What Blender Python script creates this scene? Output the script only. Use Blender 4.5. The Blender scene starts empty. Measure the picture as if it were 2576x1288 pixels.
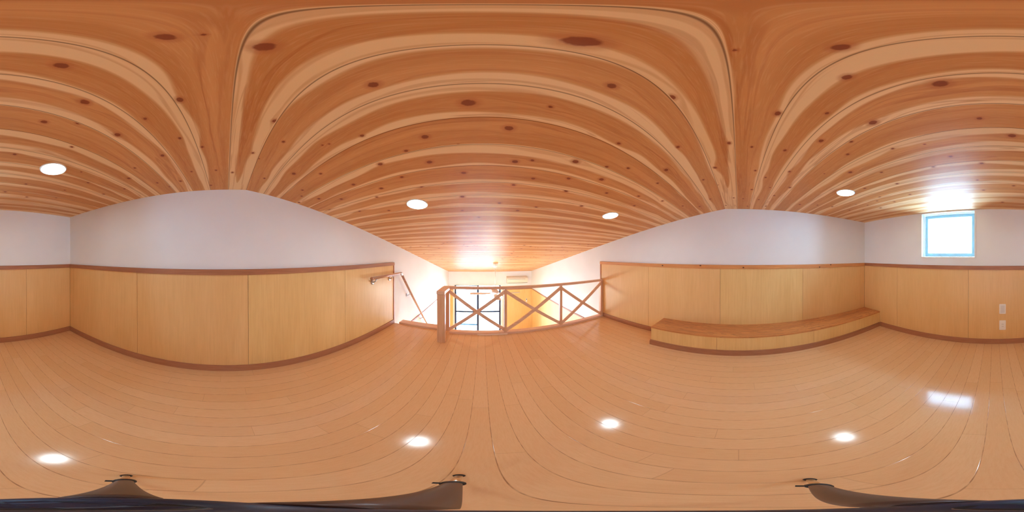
import bpy, bmesh, math, random
import numpy as np
from mathutils import Vector, Matrix
R = math.radians
sc = bpy.context.scene
C = sc.collection
random.seed(4)

# ------------------------------------------------------------------ camera
H = 1.03                                   # eye height over the loft floor
cam = bpy.data.cameras.new('camera')
cam.type = 'PANO'
try:
    cam.panorama_type = 'EQUIRECTANGULAR'
except Exception:
    pass
try:
    cam.cycles.panorama_type = 'EQUIRECTANGULAR'
except Exception:
    pass
cam.clip_start = 0.01
camo = bpy.data.objects.new('camera', cam)
C.objects.link(camo)
p_, r_ = .1793 / 50, -.037 / 50
Rx = Matrix(((1, 0, 0), (0, math.cos(p_), -math.sin(p_)), (0, math.sin(p_), math.cos(p_))))
Ry = Matrix(((math.cos(r_), 0, math.sin(r_)), (0, 1, 0), (-math.sin(r_), 0, math.cos(r_))))
RT = (Rx @ Ry).transposed()
yaw = R((1288 - 1213.66) / 2576 * 360)
fw = RT @ Vector((math.sin(yaw), math.cos(yaw), 0))
up = RT @ Vector((0, 0, 1))
rt = fw.cross(up)
camo.matrix_world = Matrix(((rt.x, up.x, -fw.x, 0), (rt.y, up.y, -fw.y, 0), (rt.z, up.z, -fw.z, H), (0, 0, 0, 1)))
sc.camera = camo

# ------------------------------------------------------------------ world and exposure
LAMP = 18.5        # radiance of the downlight discs
SKY = 6.6          # overcast sky
FAN = 60.0
w = bpy.data.worlds.new('sky')
sc.world = w
w.use_nodes = True
bg = w.node_tree.nodes['Background']
bg.inputs[0].default_value = (0.52, 0.80, 1.10, 1)
bg.inputs[1].default_value = SKY
sc.view_settings.view_transform = 'Standard'
sc.view_settings.look = 'None'
sc.view_settings.gamma = 1
sc.view_settings.use_curve_mapping = False
sc.view_settings.exposure = 2.02
try:
    sc.cycles.use_denoising = True
    sc.cycles.max_bounces = 10
    sc.cycles.diffuse_bounces = 7
    sc.cycles.sample_clamp_indirect = 6
except Exception:
    pass

# ------------------------------------------------------------------ dimensions (metres)
XL, XR = -1.227, 1.791
YB, YR_, YF = -1.7505, .151, 5.785
ZR, ZB, SL = 1.561, 1.5545, .1967
ZF = -2.15                                 # floor of the room below
YE = 2.02                                  # edge of the loft
ZD = .930                                  # dado top
def zc(y):
    return ZR - SL * (y - YR_) if y > YR_ else ZB + (ZR - ZB) * (y - YB) / (YR_ - YB)

# ------------------------------------------------------------------ materials
def srgb(r, g, b):
    f = lambda c: (c / 255 / 12.92) if c / 255 <= .04045 else ((c / 255 + .055) / 1.055) ** 2.4
    return (f(r), f(g), f(b), 1)

class NT:
    def __init__(s, name):
        s.m = bpy.data.materials.new(name); s.m.use_nodes = True
        s.t = s.m.node_tree; s.b = s.t.nodes['Principled BSDF']
    def n(s, typ, **kw):
        o = s.t.nodes.new(typ)
        for k, v in kw.items():
            if k in o.inputs.keys() and not hasattr(type(o), k): o.inputs[k].default_value = v
            else:
                try: setattr(o, k, v)
                except Exception: o.inputs[k].default_value = v
        return o
    def l(s, a, b): s.t.links.new(a, b)
    def math(s, op, a, b=None, clamp=False):
        o = s.t.nodes.new('ShaderNodeMath'); o.operation = op; o.use_clamp = clamp
        for i, v in enumerate((a, b)):
            if v is None: continue
            if isinstance(v, (int, float)): o.inputs[i].default_value = v
            else: s.l(v, o.inputs[i])
        return o.outputs[0]
    def mix(s, f, a, b, blend='MIX'):
        o = s.t.nodes.new('ShaderNodeMix'); o.data_type = 'RGBA'; o.blend_type = blend
        for sock, v in ((o.inputs[0], f), (o.inputs[6], a), (o.inputs[7], b)):
            if isinstance(v, (int, float)): sock.default_value = v
            elif isinstance(v, tuple): sock.default_value = v
            else: s.l(v, sock)
        return o.outputs[2]
    def rng(s, v, a, b, c=0., d=1., smooth=False):
        o = s.t.nodes.new('ShaderNodeMapRange'); o.clamp = True
        if smooth: o.interpolation_type = 'SMOOTHSTEP'
        s.l(v, o.inputs[0])
        for i, q in enumerate((a, b, c, d)): o.inputs[i + 1].default_value = q
        return o.outputs[0]
    def coord(s, scale=(1, 1, 1), kind='Object'):
        tc = s.t.nodes.new('ShaderNodeTexCoord'); mp = s.t.nodes.new('ShaderNodeMapping')
        s.l(tc.outputs[kind], mp.inputs[0]); mp.inputs['Scale'].default_value = scale
        return mp.outputs[0]
    def noise(s, vec, scale, detail=2, rough=.5, dist=0):
        o = s.t.nodes.new('ShaderNodeTexNoise'); s.l(vec, o.inputs['Vector'])
        o.inputs['Scale'].default_value = scale; o.inputs['Detail'].default_value = detail
        o.inputs['Roughness'].default_value = rough; o.inputs['Distortion'].default_value = dist
        return o.outputs[0]
    def bump(s, h, strength=.1, dist=.002):
        o = s.t.nodes.new('ShaderNodeBump'); o.inputs['Strength'].default_value = strength
        o.inputs['Distance'].default_value = dist; s.l(h, o.inputs['Height']); s.l(o.outputs[0], s.b.inputs['Normal'])
    def fin(s, col=None, rough=.5, metal=0, spec=.5, coat=0):
        if col is not None:
            if isinstance(col, tuple): s.b.inputs['Base Color'].default_value = col
            else: s.l(col, s.b.inputs['Base Color'])
        s.b.inputs['Roughness'].default_value = rough; s.b.inputs['Metallic'].default_value = metal
        s.b.inputs['Specular IOR Level'].default_value = spec
        s.b.inputs['Coat Weight'].default_value = coat; s.b.inputs['Coat Roughness'].default_value = .1
        return s.m

def wood(name, base, dark, axis='x', rough=.45, freq=60, knots=False, coat=0):
    q = NT(name)
    sc_ = {'x': (.06, 1, 1), 'y': (1, .06, 1), 'z': (1, 1, .06)}[axis]
    v = q.coord(sc_)
    f = q.noise(v, freq, 4, .6, .3)
    g = q.noise(v, 9, 2, .5, .6)
    c = q.mix(q.rng(f, .35, .7), base, dark)
    c = q.mix(q.math('MULTIPLY', q.rng(g, .4, .75), .35), c, dark)
    if knots:
        kc = q.coord({'x': (.55, 1, 1), 'y': (1, .55, 1), 'z': (1, 1, .55)}[axis])
        vo = q.n('ShaderNodeTexVoronoi'); q.l(kc, vo.inputs['Vector']); vo.inputs['Scale'].default_value = 5.5
        k = q.rng(vo.outputs['Distance'], .05, .085, 1, 0)
        c = q.mix(k, c, srgb(70, 30, 15))
    q.bump(f, .15, .001)
    return q.fin(c, rough, coat=coat)

def knotty_dado(pts):
    """dado timber with a handful of small dark knots at (y, z)"""
    q = NT('knotty_dado_timber_y')
    v = q.coord((1, .06, 1)); f = q.noise(v, 60, 4, .6, .3)
    c = q.mix(q.rng(f, .35, .7), srgb(222, 156, 96), srgb(204, 134, 76))
    tc = q.t.nodes.new('ShaderNodeTexCoord'); mp = q.t.nodes.new('ShaderNodeMapping'); q.l(tc.outputs['Object'], mp.inputs[0])
    mp.inputs['Scale'].default_value = (0, .7, 1)
    for y, z in pts:
        vm = q.t.nodes.new('ShaderNodeVectorMath'); vm.operation = 'DISTANCE'
        q.l(mp.outputs[0], vm.inputs[0]); vm.inputs[1].default_value = (0, y * .7, z)
        c = q.mix(q.rng(vm.outputs['Value'], .005, .009, .95, 0), c, srgb(66, 26, 12))
    return q.fin(c, .45)

def wallpaper():
    q = NT('white_wallpaper')
    v = q.coord()
    n = q.noise(v, 260, 3, .6); m = q.noise(v, 3, 2)
    c = q.mix(q.rng(m, .3, .7), (.82, .82, .84, 1), (.85, .85, .87, 1))
    q.bump(n, .25, .001)
    return q.fin(c, .75, spec=.25)

def panel_mat(name, a, b, vert=.5):
    q = NT(name)
    v = q.coord((1, 1, .05))
    f = q.noise(v, 70, 4, .6, .2)
    g = q.noise(q.coord((1, 1, .25)), 3.0, 3, .55, .8)
    sp = q.noise(q.coord(), 420, 2, .6)
    c = q.mix(q.rng(g, .35, .65), a, b)
    c = q.mix(q.math('MULTIPLY', q.rng(f, .4, .7), vert * .3), c, srgb(190, 130, 76))
    c = q.mix(q.math('MULTIPLY', q.rng(sp, .45, .75), .12), c, srgb(240, 205, 160))
    return q.fin(c, .38, spec=.4)

def floor_mat(name='floor_boards', pitch=.0775, off=.0276):
    q = NT(name)
    tc = q.t.nodes.new('ShaderNodeTexCoord'); sx = q.t.nodes.new('ShaderNodeSeparateXYZ'); q.l(tc.outputs['Object'], sx.inputs[0])
    u = q.math('DIVIDE', q.math('SUBTRACT', sx.outputs[0], off), pitch)
    k = q.math('FLOOR', u); fr = q.math('SUBTRACT', u, k)
    # strips lie in boards with staggered ends
    wn = q.t.nodes.new('ShaderNodeTexWhiteNoise'); wn.noise_dimensions = '1D'; q.l(k, wn.inputs['W'])
    yy = q.math('ADD', q.math('DIVIDE', sx.outputs[1], .91), wn.outputs[0])
    ky = q.math('FLOOR', yy); fy = q.math('SUBTRACT', yy, ky)
    cb = q.t.nodes.new('ShaderNodeCombineXYZ'); q.l(k, cb.inputs[0]); q.l(ky, cb.inputs[1])
    w2 = q.t.nodes.new('ShaderNodeTexWhiteNoise'); w2.noise_dimensions = '3D'; q.l(cb.outputs[0], w2.inputs['Vector'])
    ex = q.math('MINIMUM', fr, q.math('SUBTRACT', 1.0, fr))
    gx = q.rng(ex, .006, .02, 1, 0)
    ey = q.math('MINIMUM', fy, q.math('SUBTRACT', 1.0, fy))
    gy = q.math('MULTIPLY', q.rng(ey, .0006, .0016, 1, 0), .35)
    dash = q.noise(q.coord((3, 1, 1)), 26, 1)
    g = q.math('MAXIMUM', q.math('MULTIPLY', gx, q.rng(dash, .35, .6, .35, .95)), gy)
    base = q.mix(w2.outputs[0], srgb(228, 180, 130), srgb(233, 188, 140))
    fine = q.noise(q.coord((1, .12, 1)), 160, 3, .65)
    sp = q.noise(q.coord(), 520, 2, .7)
    base = q.mix(q.math('MULTIPLY', q.rng(fine, .4, .7), .22), base, srgb(212, 145, 92))
    base = q.mix(q.math('MULTIPLY', q.rng(sp, .5, .75), .18), base, srgb(250, 212, 170))
    c = q.mix(q.math('MULTIPLY', g, .75), base, srgb(130, 76, 40))
    q.bump(q.math('SUBTRACT', 1.0, gx), .3, .0006)
    return q.fin(c, .12, spec=.45)

def ceiling_mat():
    q = NT('knotty_cedar_boards')
    a1 = q.n('ShaderNodeAttribute'); a1.attribute_name = 'wood_a'
    a2 = q.n('ShaderNodeAttribute'); a2.attribute_name = 'wood_b'
    s1 = q.t.nodes.new('ShaderNodeSeparateXYZ'); q.l(a1.outputs['Vector'], s1.inputs[0])
    s2 = q.t.nodes.new('ShaderNodeSeparateXYZ'); q.l(a2.outputs['Vector'], s2.inputs[0])
    heart, knot, grain = s1.outputs[0], s1.outputs[1], s1.outputs[2]
    joint, tone, xx = s2.outputs[0], s2.outputs[1], s2.outputs[2]
    cv = q.t.nodes.new('ShaderNodeCombineXYZ'); q.l(q.math('MULTIPLY', xx, .5), cv.inputs[0]); q.l(q.math('MULTIPLY', grain, 9), cv.inputs[1])
    nz = q.noise(cv.outputs[0], 1.6, 3, .6, .3)
    # growth ring lines follow the warped grain coordinate
    ph = q.math('ADD', q.math('MULTIPLY', grain, 150), q.math('MULTIPLY', nz, 16))
    ln = q.math('SINE', ph)
    lines = q.rng(ln, .55, 1, 0, 1)
    ph2 = q.math('ADD', q.math('MULTIPLY', grain, 30), q.math('MULTIPLY', nz, 14))
    ln2 = q.rng(q.math('SINE', ph2), .93, 1.0, 0, 1)
    hm = q.rng(heart, .40, .60, smooth=True)
    sap = q.mix(tone, srgb(246, 208, 158), srgb(240, 200, 148))
    hrt = q.mix(tone, srgb(214, 150, 92), srgb(204, 138, 80))
    blot = q.noise(cv.outputs[0], .9, 3, .6)
    hrt = q.mix(q.rng(blot, .45, .75), hrt, srgb(230, 168, 108))
    c = q.mix(hm, sap, hrt)
    edge = q.rng(q.math('ABSOLUTE', q.math('SUBTRACT', heart, .5)), .0, .06, .25, 0)
    c = q.mix(edge, c, srgb(205, 130, 76))
    c = q.mix(q.math('MULTIPLY', lines, .36), c, srgb(196, 122, 70))
    c = q.mix(q.math('MULTIPLY', ln2, .35), c, srgb(180, 102, 56))
    fine = q.noise(q.coord((.05, 1, 1)), 330, 2, .6)
    c = q.mix(q.math('MULTIPLY', q.rng(fine, .5, .8), .25), c, srgb(248, 204, 156))
    kn = q.noise(q.coord(), 90, 2, .6)
    kd = q.math('ADD', knot, q.math('MULTIPLY', q.math('SUBTRACT', kn, .5), .5))
    halo = q.rng(kd, 1.0, 2.3, .55, 0, True)
    c = q.mix(halo, c, srgb(190, 112, 70))
    kr = q.rng(kd, .75, 1.15, .92, 0, True)
    c = q.mix(kr, c, srgb(142, 74, 50))
    jl = q.rng(joint, .004, .016, .75, 0)
    c = q.mix(jl, c, srgb(110, 62, 32))
    q.bump(q.rng(joint, .0, .03, 0, 1), .35, .001)
    return q.fin(c, .48, spec=.16)

def plain(name, col, rough=.4, metal=0, spec=.5):
    q = NT(name); n = q.noise(q.coord(), 40, 2)
    c = q.mix(q.math('MULTIPLY', n, .12), col, (col[0] * .8, col[1] * .8, col[2] * .8, 1))
    return q.fin(c, rough, metal, spec)

def emit(name, col, s):
    q = NT(name); q.b.inputs['Base Color'].default_value = (.9, .9, .9, 1)
    q.b.inputs['Emission Color'].default_value = (*col, 1); q.b.inputs['Emission Strength'].default_value = s
    return q.m

def glass(name, tint=(1, 1, 1, 1), ref=.06):
    m = bpy.data.materials.new(name); m.use_nodes = True; t = m.node_tree; t.nodes.clear()
    o = t.nodes.new('ShaderNodeOutputMaterial'); mx = t.nodes.new('ShaderNodeMixShader')
    tr = t.nodes.new('ShaderNodeBsdfTransparent'); gl = t.nodes.new('ShaderNodeBsdfGlossy')
    tr.inputs[0].default_value = tint; gl.inputs['Roughness'].default_value = .03
    fr = t.nodes.new('ShaderNodeFresnel'); fr.inputs[0].default_value = 1.2
    t.links.new(fr.outputs[0], mx.inputs[0]); t.links.new(tr.outputs[0], mx.inputs[1]); t.links.new(gl.outputs[0], mx.inputs[2])
    t.links.new(mx.outputs[0], o.inputs[0])
    return m

M = dict(
    paper=wallpaper(),
    core=plain('dark_wall_core', srgb(70, 40, 22), .9),
    panel=panel_mat('birch_veneer_panel', srgb(236, 192, 132), srgb(230, 184, 122)),
    panel2=panel_mat('yellow_birch_veneer_panel', srgb(238, 200, 136), srgb(231, 190, 124), .6),
    trimx=wood('dado_timber_x', srgb(182, 122, 86), srgb(156, 98, 66), 'x'),
    trimy=wood('dado_timber_y', srgb(182, 122, 86), srgb(156, 98, 66), 'y'),
    trimyk=knotty_dado([(.89, .909), (.421, .920), (-.054, .903), (-.964, .894), (-1.127, .920)]),
    trimz=wood('dado_timber_z', srgb(204, 142, 100), srgb(176, 112, 74), 'z'),
    base=wood('baseboard_timber', srgb(184, 130, 96), srgb(168, 112, 80), 'y', freq=120),
    basex=wood('baseboard_timber_x', srgb(184, 130, 96), srgb(168, 112, 80), 'x', freq=120),
    railx=wood('railing_timber_x', srgb(240, 200, 168), srgb(222, 172, 138), 'x', rough=.35),
    railz=wood('railing_timber_z', srgb(236, 190, 152), srgb(216, 162, 122), 'z', rough=.35),
    raily=wood('railing_timber_y', srgb(240, 200, 168), srgb(222, 172, 138), 'y', rough=.35),
    round=wood('handrail_timber', srgb(218, 174, 144), srgb(194, 142, 110), 'y', rough=.3),
    floor=floor_mat(), low=floor_mat('lower_floor_boards', .1, 0),
    ceil=ceiling_mat(),
    white=plain('white_paint', (.85, .85, .84, 1), .35),
    cream=plain('cream_plastic', (.80, .76, .66, 1), .35),
    plate=plain('ivory_plastic_plate', (.93, .88, .82, 1), .3),
    plate2=plain('grey_ivory_plastic', (.78, .74, .70, 1), .4),
    slot=plain('dark_slot', (.05, .03, .02, 1), .8),
    steel=plain('brushed_steel', (.62, .62, .66, 1), .3, 1),
    alum=plain('dark_blue_aluminium', (.012, .016, .05, 1), .35, 0),
    sash=plain('flare_tinted_aluminium', (.40, .78, .95, 1), .5, 0),  # window flare put into the sash colour as pale cyan; bare frame darker
    fan=plain('pale_pink_fan_paint', (.62, .55, .55, 1), .4),
    lamp=emit('downlight_glow', (.77, 1.0, 1.09), LAMP),
    bulb=emit('fan_bulb_glow', (.92, .98, .86), FAN),
    glass=glass('clear_glass', (.97, .99, 1, 1)),
    frost=glass('frosted_glass', (.92, .98, 1, 1)),
    conc=plain('pale_concrete', (.5, .52, .53, 1), .8),
    baluster=plain('pale_blue_metal', (.05, .075, .085, 1), .6),
    tleg=plain('bronze_grey_tripod_leg', (.085, .055, .048, 1), .4, .4),
    tfoot=plain('polished_champagne_tube', (.75, .62, .45, 1), .2, 1),
    tblack=plain('black_tripod_plastic', (.012, .01, .012, 1), .5),
    tnavy=plain('navy_tripod_plastic', (.018, .022, .05, 1), .5),
)

# ------------------------------------------------------------------ helpers
def bx(bm, x0, x1, y0, y1, z0, z1):
    v = [bm.verts.new(p) for p in ((x0, y0, z0), (x1, y0, z0), (x1, y1, z0), (x0, y1, z0), (x0, y0, z1), (x1, y0, z1), (x1, y1, z1), (x0, y1, z1))]
    return [bm.faces.new([v[i] for i in q]) for q in ((3, 2, 1, 0), (4, 5, 6, 7), (0, 1, 5, 4), (1, 2, 6, 5), (2, 3, 7, 6), (3, 0, 4, 7))]

def box(x0, x1, y0, y1, z0, z1, bev=0):
    bm = bmesh.new(); bx(bm, x0, x1, y0, y1, z0, z1)
    if bev: bmesh.ops.bevel(bm, geom=list(bm.edges), offset=bev, segments=2, affect='EDGES')
    return bm

def bar(bm, a, b, wd, th, side=Vector((0, 1, 0)), r=None):
    """rectangular bar from a to b; wd across, th along `side`"""
    a, b = Vector(a), Vector(b); d = (b - a).normalized(); s = (side - d * side.dot(d)).normalized(); n = d.cross(s)
    vs = []
    for p in (a, b):
        for i, j in ((-1, -1), (1, -1), (1, 1), (-1, 1)):
            vs.append(bm.verts.new(p + n * wd / 2 * i + s * th / 2 * j))
    for q in ((3, 2, 1, 0), (4, 5, 6, 7), (0, 1, 5, 4), (1, 2, 6, 5), (2, 3, 7, 6), (3, 0, 4, 7)): bm.faces.new([vs[i] for i in q])

def tube(bm, pts, rads, seg=20, cap=True, flat=1.0):
    rings = []
    P = [Vector(p) for p in pts]
    if isinstance(rads, (int, float)): rads = [rads] * len(P)
    for i, p in enumerate(P):
        d = (P[min(i + 1, len(P) - 1)] - P[max(i - 1, 0)]).normalized()
        ref = Vector((0, 0, 1)) if abs(d.z) < .9 else Vector((1, 0, 0))
        s = d.cross(ref).normalized(); t = s.cross(d)
        rings.append([bm.verts.new(p + (s * math.cos(2 * math.pi * k / seg) + t * math.sin(2 * math.pi * k / seg) * flat) * rads[i]) for k in range(seg)])
    for a, b in zip(rings, rings[1:]):
        for k in range(seg):
            f = bm.faces.new((a[k], a[(k + 1) % seg], b[(k + 1) % seg], b[k])); f.smooth = True
    if cap:
        bm.faces.new(rings[0][::-1]); bm.faces.new(rings[-1])

def lathe(bm, prof, c=(0, 0, 0), seg=32, axis='z', smooth=True):
    rings = []
    for r, h in prof:
        ring = []
        for k in range(seg):
            a = 2 * math.pi * k / seg; u, v = r * math.cos(a), r * math.sin(a)
            p = {'z': (u, v, h), 'x': (h, u, v), 'y': (u, h, v)}[axis]
            ring.append(bm.verts.new(Vector(p) + Vector(c)))
        rings.append(ring)
    for a, b in zip(rings, rings[1:]):
        for k in range(seg):
            f = bm.faces.new((a[k], a[(k + 1) % seg], b[(k + 1) % seg], b[k])); f.smooth = smooth
    if prof[0][0] > 1e-5: bm.faces.new(rings[0][::-1])
    if prof[-1][0] > 1e-5: bm.faces.new(rings[-1])

def obj(name, bm, mat, parent=None):
    me = bpy.data.meshes.new(name)
    bmesh.ops.recalc_face_normals(bm, faces=list(bm.faces))
    if parent is not None:
        bmesh.ops.translate(bm, verts=list(bm.verts), vec=-world_loc(parent))
    bm.to_mesh(me); bm.free()
    for m in (mat if isinstance(mat, (list, tuple)) else [mat]): me.materials.append(m)
    o = bpy.data.objects.new(name, me); C.objects.link(o)
    if parent is not None: o.parent = parent
    return o

def world_loc(o):
    v = Vector(o.location)
    while o.parent: o = o.parent; v += Vector(o.location)
    return v

def thing(name, label, cat, loc, group=None):
    o = bpy.data.objects.new(name, None); C.objects.link(o); o.location = loc
    o.empty_display_size = .05
    o['label'] = label; o['category'] = cat
    if group: o['group'] = group
    return o

def tag(o, label, cat, group=None):
    o['label'] = label; o['category'] = cat
    if group: o['group'] = group
    return o

def struct(name, bm, mat, parent=None):
    o = obj(name, bm, mat, parent)
    if parent is None: o['kind'] = 'structure'
    return o

# ------------------------------------------------------------------ floors
struct('floor', box(XL, XR, YB, YE, -.22, 0), M['floor'])
struct('floor_lower', box(XL, XR, YE - .05, YF, ZF - .1, ZF), M['low'])

# ------------------------------------------------------------------ walls
def wall_side(name, x, s):                 # s=-1 left wall, +1 right wall; gable shape following the ceiling
    bm = bmesh.new()
    t = .12 * s
    def slab(y0, y1, zlo, top, mi):
        ys = [y0] + ([YR_] if (top and y0 < YR_ < y1) else []) + [y1]
        lo = [(y, zlo) for y in ys]; hi = [(y, (zc(y) if top is True else top)) for y in ys]
        poly = lo + hi[::-1]
        a = [bm.verts.new((x, y, z)) for y, z in poly]; b = [bm.verts.new((x + t, y, z)) for y, z in poly]
        n = len(a); fs = [bm.faces.new(a), bm.faces.new(b[::-1])]
        for i in range(n): fs.append(bm.faces.new((a[i], a[(i + 1) % n], b[(i + 1) % n], b[i])))
        for f in fs: f.material_index = mi
    slab(YB - .12, YE, ZD - .02, True, 0)
    slab(YB - .12, YE, -.22, ZD - .02, 1)      # carcass behind the veneer panels
    slab(YE, YF + .12, ZF - .1, True, 0)
    return struct(name, bm, [M['paper'], M['core']])
wl = wall_side('wall_left', XL, -1)
wr = wall_side('wall_right', XR, 1)

# back wall with its small high window
WX0, WX1, WZ0, WZ1 = .215, .835, 1.026, 1.538
bm = bmesh.new()
hx0, hx1, hz0, hz1 = WX0 - .012, WX1 + .012, WZ0 - .012, WZ1 + .008
for a in ((XL, hx0, ZD - .02, 1.556), (hx1, XR, ZD - .02, 1.556), (hx0, hx1, ZD - .02, hz0), (hx0, hx1, hz1, 1.556)):
    bx(bm, a[0], a[1], YB - .13, YB, a[2], a[3])
for f in bx(bm, XL, XR, YB - .13, YB, -.22, ZD - .02): f.material_index = 1
wb = struct('wall_back', bm, [M['paper'], M['core']])

# far wall of the room below with the glazed door
DX0, DX1, DZ1 = -1.0, .655, -.045
bm = bmesh.new()
zt = zc(YF) + .01
for a in ((XL, DX0 - .03, ZF - .1, zt), (DX1 + .04, XR, ZF - .1, zt), (DX0 - .03, DX1 + .04, DZ1 + .02, zt)):
    bx(bm, a[0], a[1], YF, YF + .12, a[2], a[3])
wf = struct('wall_far', bm, M['paper'])
struct('wall_under_loft', box(XL, XR, YE - .1, YE - .01, ZF, -.22), M['paper'])

# veneer panels (children of the walls)
PT = .008
def panels_side(wall, x, s, seams, mats):
    ys = [YB + PT] + seams + [YE - .022]
    for i, (a, b) in enumerate(zip(ys, ys[1:])):
        obj('veneer_panel', box(min(x, x - s * PT), max(x, x - s * PT), a + .0012, b - .0012, .004, ZD - .012, .0006), mats[i % len(mats)], wall)
panels_side(wl, XL, -1, [-1.66, -.745, .162, 1.085], [M['panel'], M['panel'], M['panel'], M['panel2'], M['panel2']])
panels_side(wr, XR, 1, [-1.66, -.744, .199, 1.098], [M['panel'], M['panel'], M['panel2'], M['panel'], M['panel']])
xs = [XL + PT, -.622, .281, 1.184, XR - PT]
for a, b in zip(xs, xs[1:]):
    obj('veneer_panel', box(a + .0012, b - .0012, YB, YB + PT, .004, ZD - .012, .0006), M['panel'], wb)

# dado rails, end trims
struct('trim_1', box(XL, XL + .020, YB, YE, ZD - .042, ZD, .002), M['trimy'])
struct('trim_2', box(XR - .020, XR, YB, YE, ZD - .042, ZD, .002), M['trimyk'])
struct('trim_3', box(XL + .02, XR - .02, YB, YB + .020, ZD - .042, ZD, .002), M['trimx'])
struct('trim_4', box(XL, XL + .016, YE - .022, YE, 0, ZD - .042, .002), M['trimz'])
struct('trim_5', box(XR - .016, XR, YE - .022, YE, 0, ZD - .042, .002), M['trimz'])
# baseboards
struct('baseboard_left', box(XL + PT, XL + .020, YB + PT, YE - .022, 0, .067, .0015), M['base'])
struct('baseboard_back', box(XL + .02, 1.462, YB + PT, YB + .020, 0, .067, .0015), M['basex'])
struct('baseboard_right', box(XR - .020, XR - PT, .885, YE - .08, 0, .067, .0015), M['base'])

# lower room: veneer wainscot and its thin dado
ZL = -.19
for i, (x, s) in enumerate(((XL, -1), (XR, 1))):
    wall = wl if s < 0 else wr
    ys = [YE + .02, 2.9, 3.81, 4.72, YF - PT]
    for a, b in zip(ys, ys[1:]):
        obj('veneer_panel', box(min(x, x - s * PT), max(x, x - s * PT), a + .001, b - .001, ZF, ZL - .03, .0006), M['panel2'], wall)
    struct('trim_%d' % (6 + i), box(min(x, x - s * .016), max(x, x - s * .016), YE + .02, YF, ZL - .032, ZL, .002), M['trimy'])
obj('veneer_panel', box(XL + PT, DX0 - .06, YF - PT, YF, ZF, ZL - .03), M['panel2'], wf)
obj('veneer_panel', box(DX1 + .075, XR - PT, YF - PT, YF, ZF, ZL - .03), M['panel2'], wf)
struct('trim_8', box(DX1 + .075, XR - .016, YF - .016, YF, ZL - .032, ZL, .002), M['trimx'])
struct('trim_9', box(XL + .016, DX0 - .06, YF - .016, YF, ZL - .032, ZL, .002), M['trimx'])

# ------------------------------------------------------------------ ceiling: one mesh of tongue-and-groove boards; the board pattern is stored per vertex
def ray(px, py):
    az = R((px - 1213.66) / 2576 * 360); el = R((644 - py) / 1288 * 180)
    return RT @ Vector((math.sin(az) * math.cos(el), math.cos(az) * math.cos(el), math.sin(el)))
def on_ceiling(px, py):
    d = ray(px, py)
    t = (ZR + SL * YR_ - H) / (d.z + SL * d.y)
    if t > 0 and d.y * t > YR_: return d.x * t, d.y * t
    m = (ZR - ZB) / (YR_ - YB)
    t = (ZR - m * YR_ - H) / (d.z - m * d.y)
    return d.x * t, d.y * t

# knots of the boards (azimuth / elevation readings in the panorama, turned into ceiling positions)
K1 = [(1530,272,.016),(960,215,.012),(1175,200,.004),(355,380,.013),(490,590,.014),(255,705,.012),(450,712,.009),(680,780,.014),(1040,577,.012),(840,687,.008),(1040,800,.009),(1590,700,.011),(1640,820,.008),(1463,885,.009),(1170,850,.009),(415,850,.008),(85,893,.010),(940,900,.012),(780,972,.009),(1108,993,.009),(1345,998,.010),(1500,918,.005),(1530,1032,.009),(1700,1005,.014),(1855,1005,.010),(745,1032,.014),(510,1057,.011),(470,995,.007),(1045,1048,.012),(910,1058,.010),(1220,1072,.011),(980,1080,.008),(720,1093,.010),(150,1065,.011),(375,1100,.009),(30,1110,.013),(600,1123,.012),(155,1140,.012),(325,1145,.010),(1250,985,.009),(2160,490,.013),(2095,785,.009),(2200,950,.013),(2045,1068,.013),(1975,1152,.013),(1845,1150,.014),(1750,1100,.011),(1730,1172,.013),(1910,1215,.014),(2080,1222,.012),(2205,1090,.012),(1745,1135,.010),(1905,833,.006),(1865,840,.006)]
K2 = [(1530,240,.022),(1700,497,.012),(2047,563,.012),(870,595,.018),(1345,618,.007),(620,792,.014),(1105,742,.015),(510,872,.009),(1740,830,.009),(2083,850,.010),(645,938,.014),(1140,935,.014),(1490,935,.016),(1240,928,.009),(812,835,.005),(1670,965,.010),(1795,973,.010),(2015,983,.014),(485,1025,.010),(843,1000,.013),(1245,1033,.012),(1450,1033,.012),(1640,1038,.016),(2230,1040,.010),(1965,1060,.010),(368,1090,.011),(598,1080,.010),(1132,1070,.011),(1435,1105,.014),(1670,1117,.012),(1855,1135,.012),(340,1140,.010),(835,1138,.014),(1050,1175,.013),(1262,1198,.012),(1525,1192,.014),(1830,1190,.012),(1993,1163,.012),(2110,1192,.012),(2208,1195,.012),(410,1218,.012),(240,1222,.012),(835,1218,.012),(1155,1218,.014),(70,1215,.012),(930,1258,.012),(2295,970,.011)]
K3 = [(955,273,.013),(345,290,.005),(990,447,.012),(1530,485,.018),(590,657,.013),(875,655,.008),(1140,710,.016),(1757,685,.010),(1945,785,.016),(308,828,.011),(840,815,.013),(632,870,.010),(1015,820,.009),(995,893,.010),(440,850,.008),(1255,860,.008),(1440,835,.006),(1590,905,.011),(230,970,.011),(1490,965,.010),(1770,945,.012),(460,987,.009),(658,993,.010),(1010,997,.015),(1190,997,.010),(860,1005,.006),(520,1027,.009),(240,1070,.010),(1280,1063,.012),(1745,1042,.010),(440,1097,.011),(545,1085,.008),(660,1085,.012),(1093,1090,.012),(1355,1125,.012),(570,1132,.011),(335,1145,.011),(200,1152,.010),(1180,1140,.012),(1780,1100,.014),(1955,1075,.012),(480,1155,.010),(718,1183,.014),(1165,1163,.011),(1045,1183,.012),(1265,1167,.013),(1890,1170,.016),(1110,1187,.011),(820,1187,.012),(1185,1203,.013),(1085,1215,.012),(905,1195,.012),(1005,1217,.012),(390,1150,.010),(415,1193,.011),(520,1193,.012),(290,1188,.011)]
knots = []
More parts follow.
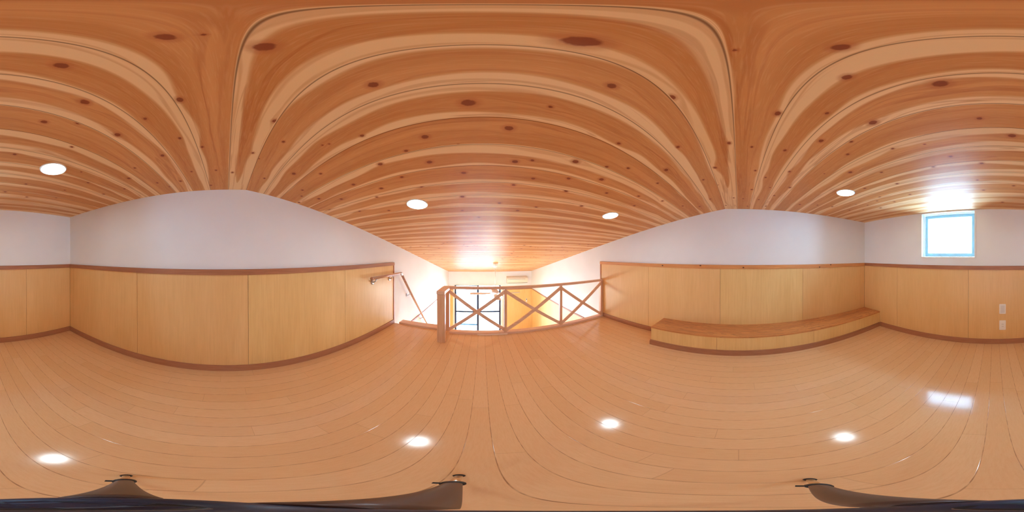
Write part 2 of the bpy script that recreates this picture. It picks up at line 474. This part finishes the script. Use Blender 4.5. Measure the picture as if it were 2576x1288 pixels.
for L_, o_ in ((K1, 0), (K2, 800), (K3, 1700)):
    for a, b, r in L_:
        px = o_ + a / 2.3
        x, y = on_ceiling(px, b / 2.3)
        if XL < x < XR and YB < y < YF: knots.append((x, y, r))
PW = .1345                                 # board pitch, measured in plan
J0 = .017 - PW * 200
rs = np.random.RandomState(7)
for _ in range(420):                       # the boards of the far slope
    knots.append((rs.uniform(XL, XR), rs.uniform(2.0, YF), rs.uniform(.006, .017)))
KN = np.array(knots)

def build_ceiling():
    nb0 = math.floor((YB - .017) / PW); nb1 = math.ceil((YF - .017) / PW)
    rows = []
    for k in range(nb0, nb1):
        y0, y1 = .017 + k * PW, .017 + (k + 1) * PW
        n = 26 if (y0 < 1.3 and y0 > -1.3) else 12
        for i in range(n): rows.append((y0 + (y1 - y0) * i / n, k, i / n))
    ys = np.array([r[0] for r in rows]); kb = np.array([r[1] for r in rows]); vv = np.array([r[2] for r in rows])
    keep = (ys > YB) & (ys < YF); ys, kb, vv = ys[keep], kb[keep], vv[keep]
    ys = np.concatenate([[YB - .12], ys, [YF + .12]]); kb = np.concatenate([[kb[0]], kb, [kb[-1]]]); vv = np.concatenate([[vv[0]], vv, [vv[-1]]])
    X = np.concatenate([[XL - .1], np.arange(XL, XR + .003, .0058), [XR + .1]])
    ny, nx = len(ys), len(X)
    XX, YY = np.meshgrid(X, ys); KB = np.repeat(kb[:, None], nx, 1); VV = np.repeat(vv[:, None], nx, 1)
    ZZ = np.where(YY > YR_, ZR - SL * (YY - YR_), ZB + (ZR - ZB) * (YY - YB) / (YR_ - YB))
    # knots: nearest distance (in radii) and the pull they give the grain
    KD = np.full(XX.shape, 4.0); PULL = np.zeros(XX.shape); SW = np.zeros(XX.shape)
    for kx, ky, kr in KN:
        j0, j1 = np.searchsorted(X, (kx - .45, kx + .45)); i0, i1 = np.searchsorted(ys, (ky - .09, ky + .09))
        if i1 <= i0 or j1 <= j0: continue
        dx = XX[i0:i1, j0:j1] - kx; dy = YY[i0:i1, j0:j1] - ky
        same = (KB[i0:i1, j0:j1] == math.floor((ky - .017) / PW))
        d = np.sqrt((dx / 1.3) ** 2 + dy ** 2) / (kr * .72)
        KD[i0:i1, j0:j1] = np.where(same, np.minimum(KD[i0:i1, j0:j1], d), KD[i0:i1, j0:j1])
        pl = np.exp(-(dx / (kr * 4.5)) ** 2) * np.exp(-(dy / (kr * 2.2)) ** 2) * np.tanh(dy / (kr * .6)) * kr * 1.2
        PULL[i0:i1, j0:j1] += np.where(same, pl, 0)
        SW[i0:i1, j0:j1] += np.where(same, np.exp(-(dx / (kr * 9)) ** 2 - (dy / (kr * 2.6)) ** 2), 0)
    # heartwood band of each board: centre and half width, wandering along the board
    spec = {0: (.45, .17), 1: (.34, .42), 2: (.49, .36), 3: (.5, .62), 4: (.62, .24), 5: (.38, .42), 6: (.45, .30), 7: (.5, .36), 8: (.4, .33),
            -1: (.60, .55), -2: (.36, .36), -3: (.52, .26), -4: (.5, .62), -5: (.42, .28), -6: (.35, .40), -7: (.55, .3), -8: (.4, .4)}
    HT = np.zeros(XX.shape); TN = np.zeros(XX.shape)
    rr = np.random.RandomState(11)
    for k in np.unique(kb):
        c0, h0 = spec.get(int(k), (rr.uniform(.3, .7), rr.uniform(.22, .45)))
        m = kb == k
        ph = rr.uniform(0, 6.28, 6)
        kk = .45 if int(k) in spec else 1
        cen = c0 + kk * .07 * np.sin(X * 2.1 + ph[0]) + .03 * np.sin(X * 5.3 + ph[1]) + .012 * np.sin(X * 17 + ph[2])
        hw = h0 * .83 + .05 * np.sin(X * 1.7 + ph[3]) + .04 * np.sin(X * 6.1 + ph[4]) + .012 * np.sin(X * 21 + ph[5])
        if k == 0: hw = h0 * np.sqrt(np.clip(1 - (np.abs(X - .05) / 1.15) ** 4, 0, 1)) * 1.25 - .02
        d = hw[None, :] - np.abs(VV[m] - cen[None, :])
        HT[m] = .5 + d * 2.2 + SW[m] * .22
        TN[m] = rr.uniform(0, 1)
    G = (VV + KB * 3.7) * PW + PULL * -1 + .0
    # cathedral arches: bend the grain coordinate with the band
    G = G + .006 * np.sin(XX * 2.3 + KB * 1.9) + .003 * np.sin(XX * 7 + KB)
    JT = np.minimum(VV, 1 - VV)
    co = np.stack([XX, YY, ZZ], -1).reshape(-1, 3)
    idx = np.arange(ny * nx).reshape(ny, nx)
    f = np.stack([idx[:-1, :-1], idx[1:, :-1], idx[1:, 1:], idx[:-1, 1:]], -1).reshape(-1, 4)
    nv, nf = len(co), len(f)
    me = bpy.data.meshes.new('ceiling')
    me.vertices.add(nv); me.vertices.foreach_set('co', co.astype(np.float32).ravel())
    me.loops.add(nf * 4); me.loops.foreach_set('vertex_index', f.astype(np.int32).ravel())
    me.polygons.add(nf); me.polygons.foreach_set('loop_start', (np.arange(nf) * 4).astype(np.int32))
    me.update(calc_edges=True); me.validate()
    A = me.attributes.new('wood_a', 'FLOAT_VECTOR', 'POINT'); B = me.attributes.new('wood_b', 'FLOAT_VECTOR', 'POINT')
    A.data.foreach_set('vector', np.stack([HT, KD, G], -1).astype(np.float32).ravel())
    B.data.foreach_set('vector', np.stack([JT, TN, XX], -1).astype(np.float32).ravel())
    me.materials.append(M['ceil'])
    o = bpy.data.objects.new('ceiling', me); C.objects.link(o); o['kind'] = 'structure'
    return o
cl = build_ceiling()
# roof above the boards keeps the daylight out
bm = bmesh.new()
pts = [(YB - .13, ZB + .02), (YR_, ZR + .02), (YF + .12, zc(YF + .12) + .02)]
lo = [[bm.verts.new((x, y, z)) for y, z in pts] for x in (XL - .12, XR + .12)]
hi = [[bm.verts.new((x, y, z + .1)) for y, z in pts] for x in (XL - .12, XR + .12)]
for i in range(2):
    bm.faces.new((lo[0][i], lo[0][i + 1], lo[1][i + 1], lo[1][i])); bm.faces.new((hi[0][i], hi[0][i + 1], hi[1][i + 1], hi[1][i]))
    bm.faces.new((lo[0][i], lo[0][i + 1], hi[0][i + 1], hi[0][i])); bm.faces.new((lo[1][i], lo[1][i + 1], hi[1][i + 1], hi[1][i]))
bm.faces.new((lo[0][0], lo[1][0], hi[1][0], hi[0][0])); bm.faces.new((lo[0][2], lo[1][2], hi[1][2], hi[0][2]))
struct('roof', bm, M['core'])

# ------------------------------------------------------------------ back window
bm = bmesh.new()
for a in ((.200, .850, 1.011, WZ0), (.200, .850, WZ1, 1.549), (.200, WX0, WZ0, WZ1), (WX1, .850, WZ0, WZ1)):
    bx(bm, a[0], a[1], YB - .085, YB + .008, a[2], a[3])
w1 = struct('window_1', bm, M['white'])
# aluminium sash
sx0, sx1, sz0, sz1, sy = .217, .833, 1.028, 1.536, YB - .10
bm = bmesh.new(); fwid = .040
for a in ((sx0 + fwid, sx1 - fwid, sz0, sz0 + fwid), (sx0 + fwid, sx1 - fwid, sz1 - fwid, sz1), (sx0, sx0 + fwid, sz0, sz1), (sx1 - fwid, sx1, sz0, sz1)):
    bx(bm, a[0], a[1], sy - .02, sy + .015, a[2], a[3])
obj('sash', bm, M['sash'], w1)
obj('pane', box(sx0 + fwid, sx1 - fwid, sy - .004, sy, sz0 + fwid, sz1 - fwid), M['frost'], w1)

# ------------------------------------------------------------------ glazed sliding door in the room below
bm = bmesh.new()
for a in ((DX0 - .045, DX0, ZF, DZ1 + .035), (DX1, DX1 + .06, ZF, DZ1 + .035), (DX0, DX1, DZ1, DZ1 + .035)):
    bx(bm, a[0], a[1], YF - .02, YF + .09, a[2], a[3])
d1 = struct('door_1', bm, M['white'])
mid = -.163
for nm, x0, x1, yy in (('sliding_leaf', DX0 + .002, mid + .022, YF + .035), ('sliding_leaf', mid - .022, DX1 - .002, YF + .065)):
    bm = bmesh.new(); fwd = .058
    for a in ((x0, x0 + fwd, ZF + .02, DZ1), (x1 - fwd, x1, ZF + .02, DZ1), (x0 + fwd, x1 - fwd, ZF + .02, ZF + .08), (x0 + fwd, x1 - fwd, DZ1 - .028, DZ1), (x0 + fwd, x1 - fwd, -1.098, -1.042)):
        bx(bm, a[0], a[1], yy - .012, yy + .012, a[2], a[3])
    lf = obj(nm, bm, M['alum'], d1)
    obj('pane', box(x0 + fwd, x1 - fwd, yy - .003, yy + .003, ZF + .08, DZ1 - .028), M['glass'], lf)
# outside the door: pale terrace with a low rail
struct('floor_terrace', box(-6, 7, YF + .13, 14, ZF - .25, ZF - .05), M['conc'])
t = thing('terrace_railing', 'low pale blue metal rail outside behind the left pane of the glazed door', 'railing', (-.6, 6.35, ZF - .05))
obj('top_rail', box(-.92, -.215, 6.33, 6.37, -1.87, -1.805, .004), M['baluster'], t)
for x in (-.89, -.25): obj('post', box(x - .018, x + .018, 6.335, 6.365, ZF - .05, -1.87), M['conc'], t)

# ------------------------------------------------------------------ railing at the loft edge
RY0, RY1 = 1.95, 2.01
RZ0, RZ1 = .613, .643
rl = thing('loft_railing', 'brown timber railing with crossed braces along the open edge of the loft', 'railing', (.65, 1.98, 0))
obj('top_rail', box(-.484, 1.79 - PT, RY0, RY1, RZ0, RZ1, .004), M['railx'], rl)
obj('return_rail', box(-.486, -.396, 1.672, RY0, .606, RZ1 + .002, .004), M['raily'], rl)
obj('newel_post', box(-.483, -.397, 1.68, 1.735, 0, .606, .004), M['railz'], rl)
bm = bmesh.new(); x0, x1, y0, y1 = -.450, -.405, 1.957, 1.999
vs = [bm.verts.new(p) for p in ((x0, y0, .03), (x1, y0, .03), (x1, y1, .03), (x0, y1, .03), (x0, y0, .555), (x1, y0, .595), (x1, y1, .595), (x0, y1, .555))]
for q in ((3, 2, 1, 0), (4, 5, 6, 7), (0, 1, 5, 4), (1, 2, 6, 5), (2, 3, 7, 6), (3, 0, 4, 7)): bm.faces.new([vs[i] for i in q])
obj('post', bm, M['railz'], rl)
PX = [(-.450, -.405), (.262, .297), (1.010, 1.045), (1.738, 1.780)]
for x0, x1 in PX[1:]:
    obj('post', box(x0, x1, 1.955, 1.999, .03, RZ0, .002), M['railz'], rl)
for (a0, a1), (b0, b1) in zip(PX, PX[1:]):
    for k, (za, zb_) in enumerate(((.575, .058), (.058, .575))):
        bm = bmesh.new(); yb = 1.984 if k == 0 else 1.966
        L0, L1 = Vector((a1, yb, za)), Vector((b0, yb, zb_))
        # ends are cut plumb against the posts
        d = (L1 - L0); hh = .040 / 2 / math.cos(math.atan2(abs(d.z), d.x)); th = .009
        vs = []
        for pnt in (L0, L1):
            for dy, dz in ((-th, -hh), (th, -hh), (th, hh), (-th, hh)): vs.append(bm.verts.new(pnt + Vector((0, dy, dz))))
        for q in ((3, 2, 1, 0), (4, 5, 6, 7), (0, 1, 5, 4), (1, 2, 6, 5), (2, 3, 7, 6), (3, 0, 4, 7)): bm.faces.new([vs[i] for i in q])
        obj('brace', bm, M['railx'], rl)
obj('sill', box(-.405, XR - PT, 1.945, YE, 0, .03, .002), M['railx'], rl)
ns = obj('stair_nosing', box(-1.140, -.455, YE + .001, 2.145, -.012, .026, .003), M['railx'])
tag(ns, 'brown timber board edging the floor at the top of the stairs', 'board')
st = obj('wooden_strip', box(-.062, .30, 1.928, 1.944, 0, .018, .002), wood('pale_strip_timber', srgb(250, 222, 196), srgb(240, 206, 176), 'x'))
tag(st, 'thin pale wooden strip on the floor along the foot of the railing', 'strip')

# ------------------------------------------------------------------ stair handrail on the left wall
HX = -1.160
hr = thing('stair_handrail', 'round wooden handrail on steel brackets running down the left wall', 'handrail', (XL, 2.12, .0))
bm = bmesh.new(); tube(bm, [(HX, 1.440, .768), (HX, 2.115, .768)], .017); obj('level_rail', bm, M['round'], hr)
e0, e1 = Vector((HX, 2.128, .765)), Vector((HX, 4.10, -1.42))
bm = bmesh.new(); dn = (e1 - e0).normalized(); tube(bm, [e0 + dn * .015, e1], .017); obj('sloping_rail', bm, M['round'], hr)
bm = bmesh.new(); tube(bm, [(HX, 1.425, .768), (HX, 1.428, .768), (HX, 1.442, .768)], [.013, .0185, .0185]); obj('end_cap', bm, M['trimy'], hr)
bm = bmesh.new(); tube(bm, [(HX, 2.095, .768), (HX, 2.120, .768), e0 + dn * .012, e0 + dn * .035], [.0185, .020, .020, .0185]); obj('elbow', bm, M['steel'], hr)
def bracket(y, z, wallx):
    bm = bmesh.new()
    lathe(bm, [(.0, wallx + .001), (.028, wallx + .001), (.028, wallx + .007), (.020, wallx + .010), (.0, wallx + .010)], (0, y, z - .058), 24, 'x')
    pts = []
    for i in range(9):
        a = i / 8 * math.pi / 2
        pts.append((wallx + .008 + (HX - wallx - .008) * math.sin(a), y, z - .058 + (.040) * (1 - math.cos(a))))
    tube(bm, pts, [.011, .010, .009, .008, .007, .007, .007, .007, .008], 12)
    lathe(bm, [(.0, z - .022), (.014, z - .022), (.015, z - .0165)], (HX, y, 0), 16, 'z')
    obj('bracket', bm, M['steel'], hr)
bracket(1.52, .768, XL + PT); bracket(1.895, .768, XL + PT)
for y in (2.44, 3.02, 3.62): bracket(y, e0.z + (e1.z - e0.z) * (y - e0.y) / (e1.y - e0.y) - .006, XL)

# ------------------------------------------------------------------ bench along the right wall
bn = thing('wall_bench', 'long low boxed bench with old knotty plank top below the right wall', 'bench', (1.63, -.44, 0))
BX, BZ, BY1 = 1.475, .232, .872
bm = box(BX - .004, XR - PT - .001, YB + PT + .001, BY1 + .004, BZ - .016, BZ, .002)
q = NT('old_pine_bench_top')
v = q.coord((.5, .045, 1)); f1 = q.noise(v, 38, 4, .6, .5); f2 = q.noise(q.coord((1.5, .25, 1)), 4, 3, .6, 1.0)
ringl = q.rng(q.math('SINE', q.math('MULTIPLY', f1, 44)), .5, 1)
c = q.mix(q.rng(f2, .35, .65), srgb(218, 152, 92), srgb(196, 126, 74))
c = q.mix(q.math('MULTIPLY', ringl, .6), c, srgb(150, 98, 60))
vo = q.n('ShaderNodeTexVoronoi'); q.l(q.coord((1, .8, 1)), vo.inputs['Vector']); vo.inputs['Scale'].default_value = 3.2
c = q.mix(q.rng(vo.outputs['Distance'], .025, .05, 1, 0), c, srgb(60, 28, 14))
q.bump(f1, .4, .002)
obj('seat_top', bm, q.fin(c, .45), bn)
for a, b in ((YB + PT + .001, -.739), (-.737, .194), (.196, BY1)):
    obj('front_panel', box(BX, BX + .012, a, b, 0, BZ - .0165, .0006), M['panel2'], bn)
obj('end_panel', box(BX + .012, XR - PT - .001, BY1 - .012, BY1, 0, BZ - .0165), M['panel'], bn)
obj('plinth', box(BX - .014, BX, YB + .021, BY1 + .012, 0, .052, .0015), M['base'], bn)
obj('plinth_moulding', box(BX - .010, BX, YB + .021, BY1 + .010, .052, .064, .0015), M['base'], bn)

# ------------------------------------------------------------------ socket and blank plate on the back wall
def plate(label, z0, z1, kind):
    cat = 'socket' if kind == 'socket' else 'wall plate'
    yb = YB + PT
    t = thing('power_outlet' if kind == 'socket' else 'wall_plate', label, cat, (-.087, yb, (z0 + z1) / 2))
    obj('cover_plate', box(-.122, -.052, yb + .0005, yb + .008, z0, z1, .003), M['plate'], t)
    if kind == 'socket':
        zm = (z0 + z1) / 2
        obj('socket_face', box(-.101, -.073, yb + .008, yb + .010, zm - .030, zm + .030, .001), M['plate'], t)
        for dz in (-.016, .012):
            for dx in (-.006, .006):
                obj('slot', box(-.087 + dx - .0012, -.087 + dx + .0012, yb + .0095, yb + .0106, zm + dz - .001, zm + dz + .007), M['slot'], t)
    else:
        obj('inset_cover', box(-.110, -.064, yb + .008, yb + .011, z0 + .014, z1 - .014, .0015), M['plate2'], t)
    return t
plate('ivory wall socket with two pairs of slots low on the back wall', .190, .312, 'socket')
plate('ivory wall plate with plain inset cover, directly above the socket', .392, .508, 'blank')

# ------------------------------------------------------------------ recessed downlights
def downlight(x, y, label):
    z = zc(y); t = thing('downlight', label, 'ceiling light', (x, y, z), 'recessed round downlights in the ceiling')
    slope = -SL if y > YR_ else (ZR - ZB) / (YR_ - YB)
    tilt = Matrix.Rotation(math.atan(slope), 4, 'X')
    def place(bm): bmesh.ops.transform(bm, matrix=Matrix.Translation((x, y, z)) @ tilt, verts=list(bm.verts))
    bm = bmesh.new(); lathe(bm, [(.0655, .0), (.0655, -.003), (.069, -.005), (.0735, -.003), (.0745, .0)], seg=48); place(bm)
    obj('trim_ring', bm, M['white'], t)
    bm = bmesh.new(); lathe(bm, [(.0, -.0045), (.035, -.004), (.0655, -.002), (.0655, -.0008), (.0, -.0008)], seg=48); place(bm)
    obj('diffuser', bm, M['lamp'], t)
    return t
downlight(-.432, -.775, 'lit round downlight near the back left corner, leftmost of the four')
downlight(-.432, 1.020, 'lit round downlight in the sloping ceiling on the stair handrail side')
downlight(1.019, 1.020, 'lit round downlight in the sloping ceiling nearest the right end of the railing')
downlight(1.019, -.785, 'lit round downlight between the bench and the small high window')

# ------------------------------------------------------------------ ceiling fan in the room below
FX, FY = .298, 3.77
fz = zc(FY)
fn = thing('ceiling_fan', 'pale four-bladed ceiling fan with lit bulbs hanging on a long rod', 'ceiling fan', (FX, FY, fz))
bm = bmesh.new(); lathe(bm, [(.0, fz + .012), (.062, fz + .012), (.062, fz - .012), (.050, fz - .055), (.042, fz - .095), (.0, fz - .095)], (FX, FY, 0)); obj('canopy', bm, M['white'], fn)
bm = bmesh.new(); tube(bm, [(FX, FY, fz - .09), (FX, FY, .26)], .011, 16); obj('rod', bm, M['white'], fn)
bm = bmesh.new(); lathe(bm, [(.0, .27), (.022, .27), (.024, .235), (.055, .215), (.085, .185), (.09, .150), (.085, .115), (.05, .10), (.0, .10)], (FX, FY, 0)); obj('motor_housing', bm, M['fan'], fn)
for k in range(4):
    a = R(1.5 + 90 * k)
    bm = bmesh.new()
    prof = [(.10, .030), (.16, .045), (.30, .060), (.48, .066), (.56, .060), (.585, .035)]
    top, bot = [], []
    for r_2, wv in prof:
        for sgn, st_ in ((1, top), (-1, bot)): st_.append((r_2, wv * sgn))
    ring = [(r_2, wv) for r_2, wv in prof] + [(r_2, -wv) for r_2, wv in prof[::-1]]
    lo_, hi_ = [], []
    for r_2, wv in ring:
        x = FX + r_2 * math.cos(a) - wv * math.sin(a); y = FY + r_2 * math.sin(a) + wv * math.cos(a)
        lo_.append(bm.verts.new((x, y, .130 - wv * .12))); hi_.append(bm.verts.new((x, y, .138 - wv * .12)))
    bm.faces.new(lo_[::-1]); bm.faces.new(hi_)
    for i in range(len(lo_)): bm.faces.new((lo_[i], lo_[(i + 1) % len(lo_)], hi_[(i + 1) % len(lo_)], hi_[i]))
    obj('blade', bm, M['fan'], fn)
bm = bmesh.new(); lathe(bm, [(.0, .10), (.035, .10), (.04, .07), (.03, .05), (.0, .045)], (FX, FY, 0)); obj('light_fitting', bm, M['fan'], fn)
for k in range(3):
    a = R(0 + 120 * k); ux, uy = math.cos(a), math.sin(a)
    bm = bmesh.new(); tube(bm, [(FX + .03 * ux, FY + .03 * uy, .065), (FX + .10 * ux, FY + .10 * uy, .045)], .009, 12)
    arm = obj('lamp_arm', bm, M['fan'], fn)
    bm = bmesh.new(); bmesh.ops.create_uvsphere(bm, u_segments=24, v_segments=14, radius=.042)
    for f in bm.faces: f.smooth = True
    bmesh.ops.translate(bm, verts=list(bm.verts), vec=(FX + .130 * ux, FY + .130 * uy, .020)); obj('bulb', bm, M['bulb'], arm)

# ------------------------------------------------------------------ air conditioner and its remote
ac = thing('air_conditioner', 'white split air conditioner high on the far wall right of the glazed door', 'air conditioner', (1.22, YF, .03))
bm = bmesh.new()
prof = [(YF - .001, .03), (YF - .16, .035), (YF - .205, .065), (YF - .215, .16), (YF - .212, .205), (YF - .20, .232), (YF - .18, .242), (YF - .001, .282)]
a_ = [bm.verts.new((.852, y, z)) for y, z in prof]; b_ = [bm.verts.new((1.600, y, z)) for y, z in prof]
bm.faces.new(a_); bm.faces.new(b_[::-1])
for i in range(len(prof)): bm.faces.new((a_[i], a_[(i + 1) % len(prof)], b_[(i + 1) % len(prof)], b_[i]))
obj('casing', bm, M['cream'], ac)
obj('intake_grille', box(.885, 1.565, YF - .165, YF - .035, .2430, .2580), M['plate2'], ac)
obj('front_slot', box(.885, 1.50, YF - .2165, YF - .2135, .190, .197), M['slot'], ac)
obj('outlet_slot', box(.90, 1.57, YF - .209, YF - .196, .052, .060), M['slot'], ac)
rc = thing('remote_control', 'small white remote control holder on the far wall below the air conditioner', 'remote control', (1.597, YF - PT, -.66))
obj('body', box(1.575, 1.620, YF - PT - .022, YF - PT - .001, -.725, -.585, .004), M['white'], rc)
obj('screen', box(1.582, 1.613, YF - PT - .0235, YF - PT - .0222, -.635, -.600), M['slot'], rc)

# ------------------------------------------------------------------ the tripod under the viewpoint
tp = thing('tripod', 'dark three-legged tripod standing on the floor straight below the viewpoint', 'tripod', (-.010, -.005, 0))
ax, ay, az = -.012, -.015, .60
bm = bmesh.new(); lathe(bm, [(.0, az - .05), (.016, az - .05), (.020, az - .02), (.021, az + .0), (.015, az + .02), (.0, az + .02)], (ax, ay, 0)); obj('hub', bm, M['tnavy'], tp)
bm = bmesh.new(); lathe(bm, [(.0, az + .02), (.009, az + .02), (.009, az + .11), (.0, az + .11)], (ax + .005, ay + .004, 0)); obj('centre_column', bm, M['tblack'], tp)
bm = bmesh.new(); bx(bm, ax - .003, ax + .013, ay - .006, ay + .012, az + .10, az + .12); bmesh.ops.bevel(bm, geom=list(bm.edges), offset=.005, segments=3, affect='EDGES'); obj('head', bm, M['tnavy'], tp)
for fx, fy in ((-.191, -.138), (-.034, .228), (.188, -.092)):
    F = Vector((fx, fy, .004)); A_ = Vector((ax, ay, az)) + (Vector((fx - ax, fy - ay, 0)).normalized() * .014)
    L = lambda t: F + (A_ - F) * t
    bm = bmesh.new(); tube(bm, [L(.40), L(.44), L(.97), L(1.0)], [.0075, .0085, .0125, .010], 20); leg = obj('leg', bm, M['tleg'], tp)
    bm = bmesh.new(); tube(bm, [L(.03), L(.42)], .0058, 16); obj('lower_tube', bm, M['tfoot'], leg)
    bm = bmesh.new(); tube(bm, [L(.395), L(.40), L(.435), L(.44)], [.0085, .0115, .0115, .009], 16)
    d_ = (A_ - F).normalized(); s_ = d_.cross(Vector((0, 0, 1))).normalized()
    bar(bm, L(.415) + s_ * .009, L(.415) + s_ * .018, .008, .006); obj('clamp', bm, M['tblack'], leg)
    bm = bmesh.new(); tube(bm, [F + Vector((0, 0, -.004)), L(.02), L(.045)], [.009, .0095, .0072], 16); obj('rubber_foot', bm, M['tblack'], leg)
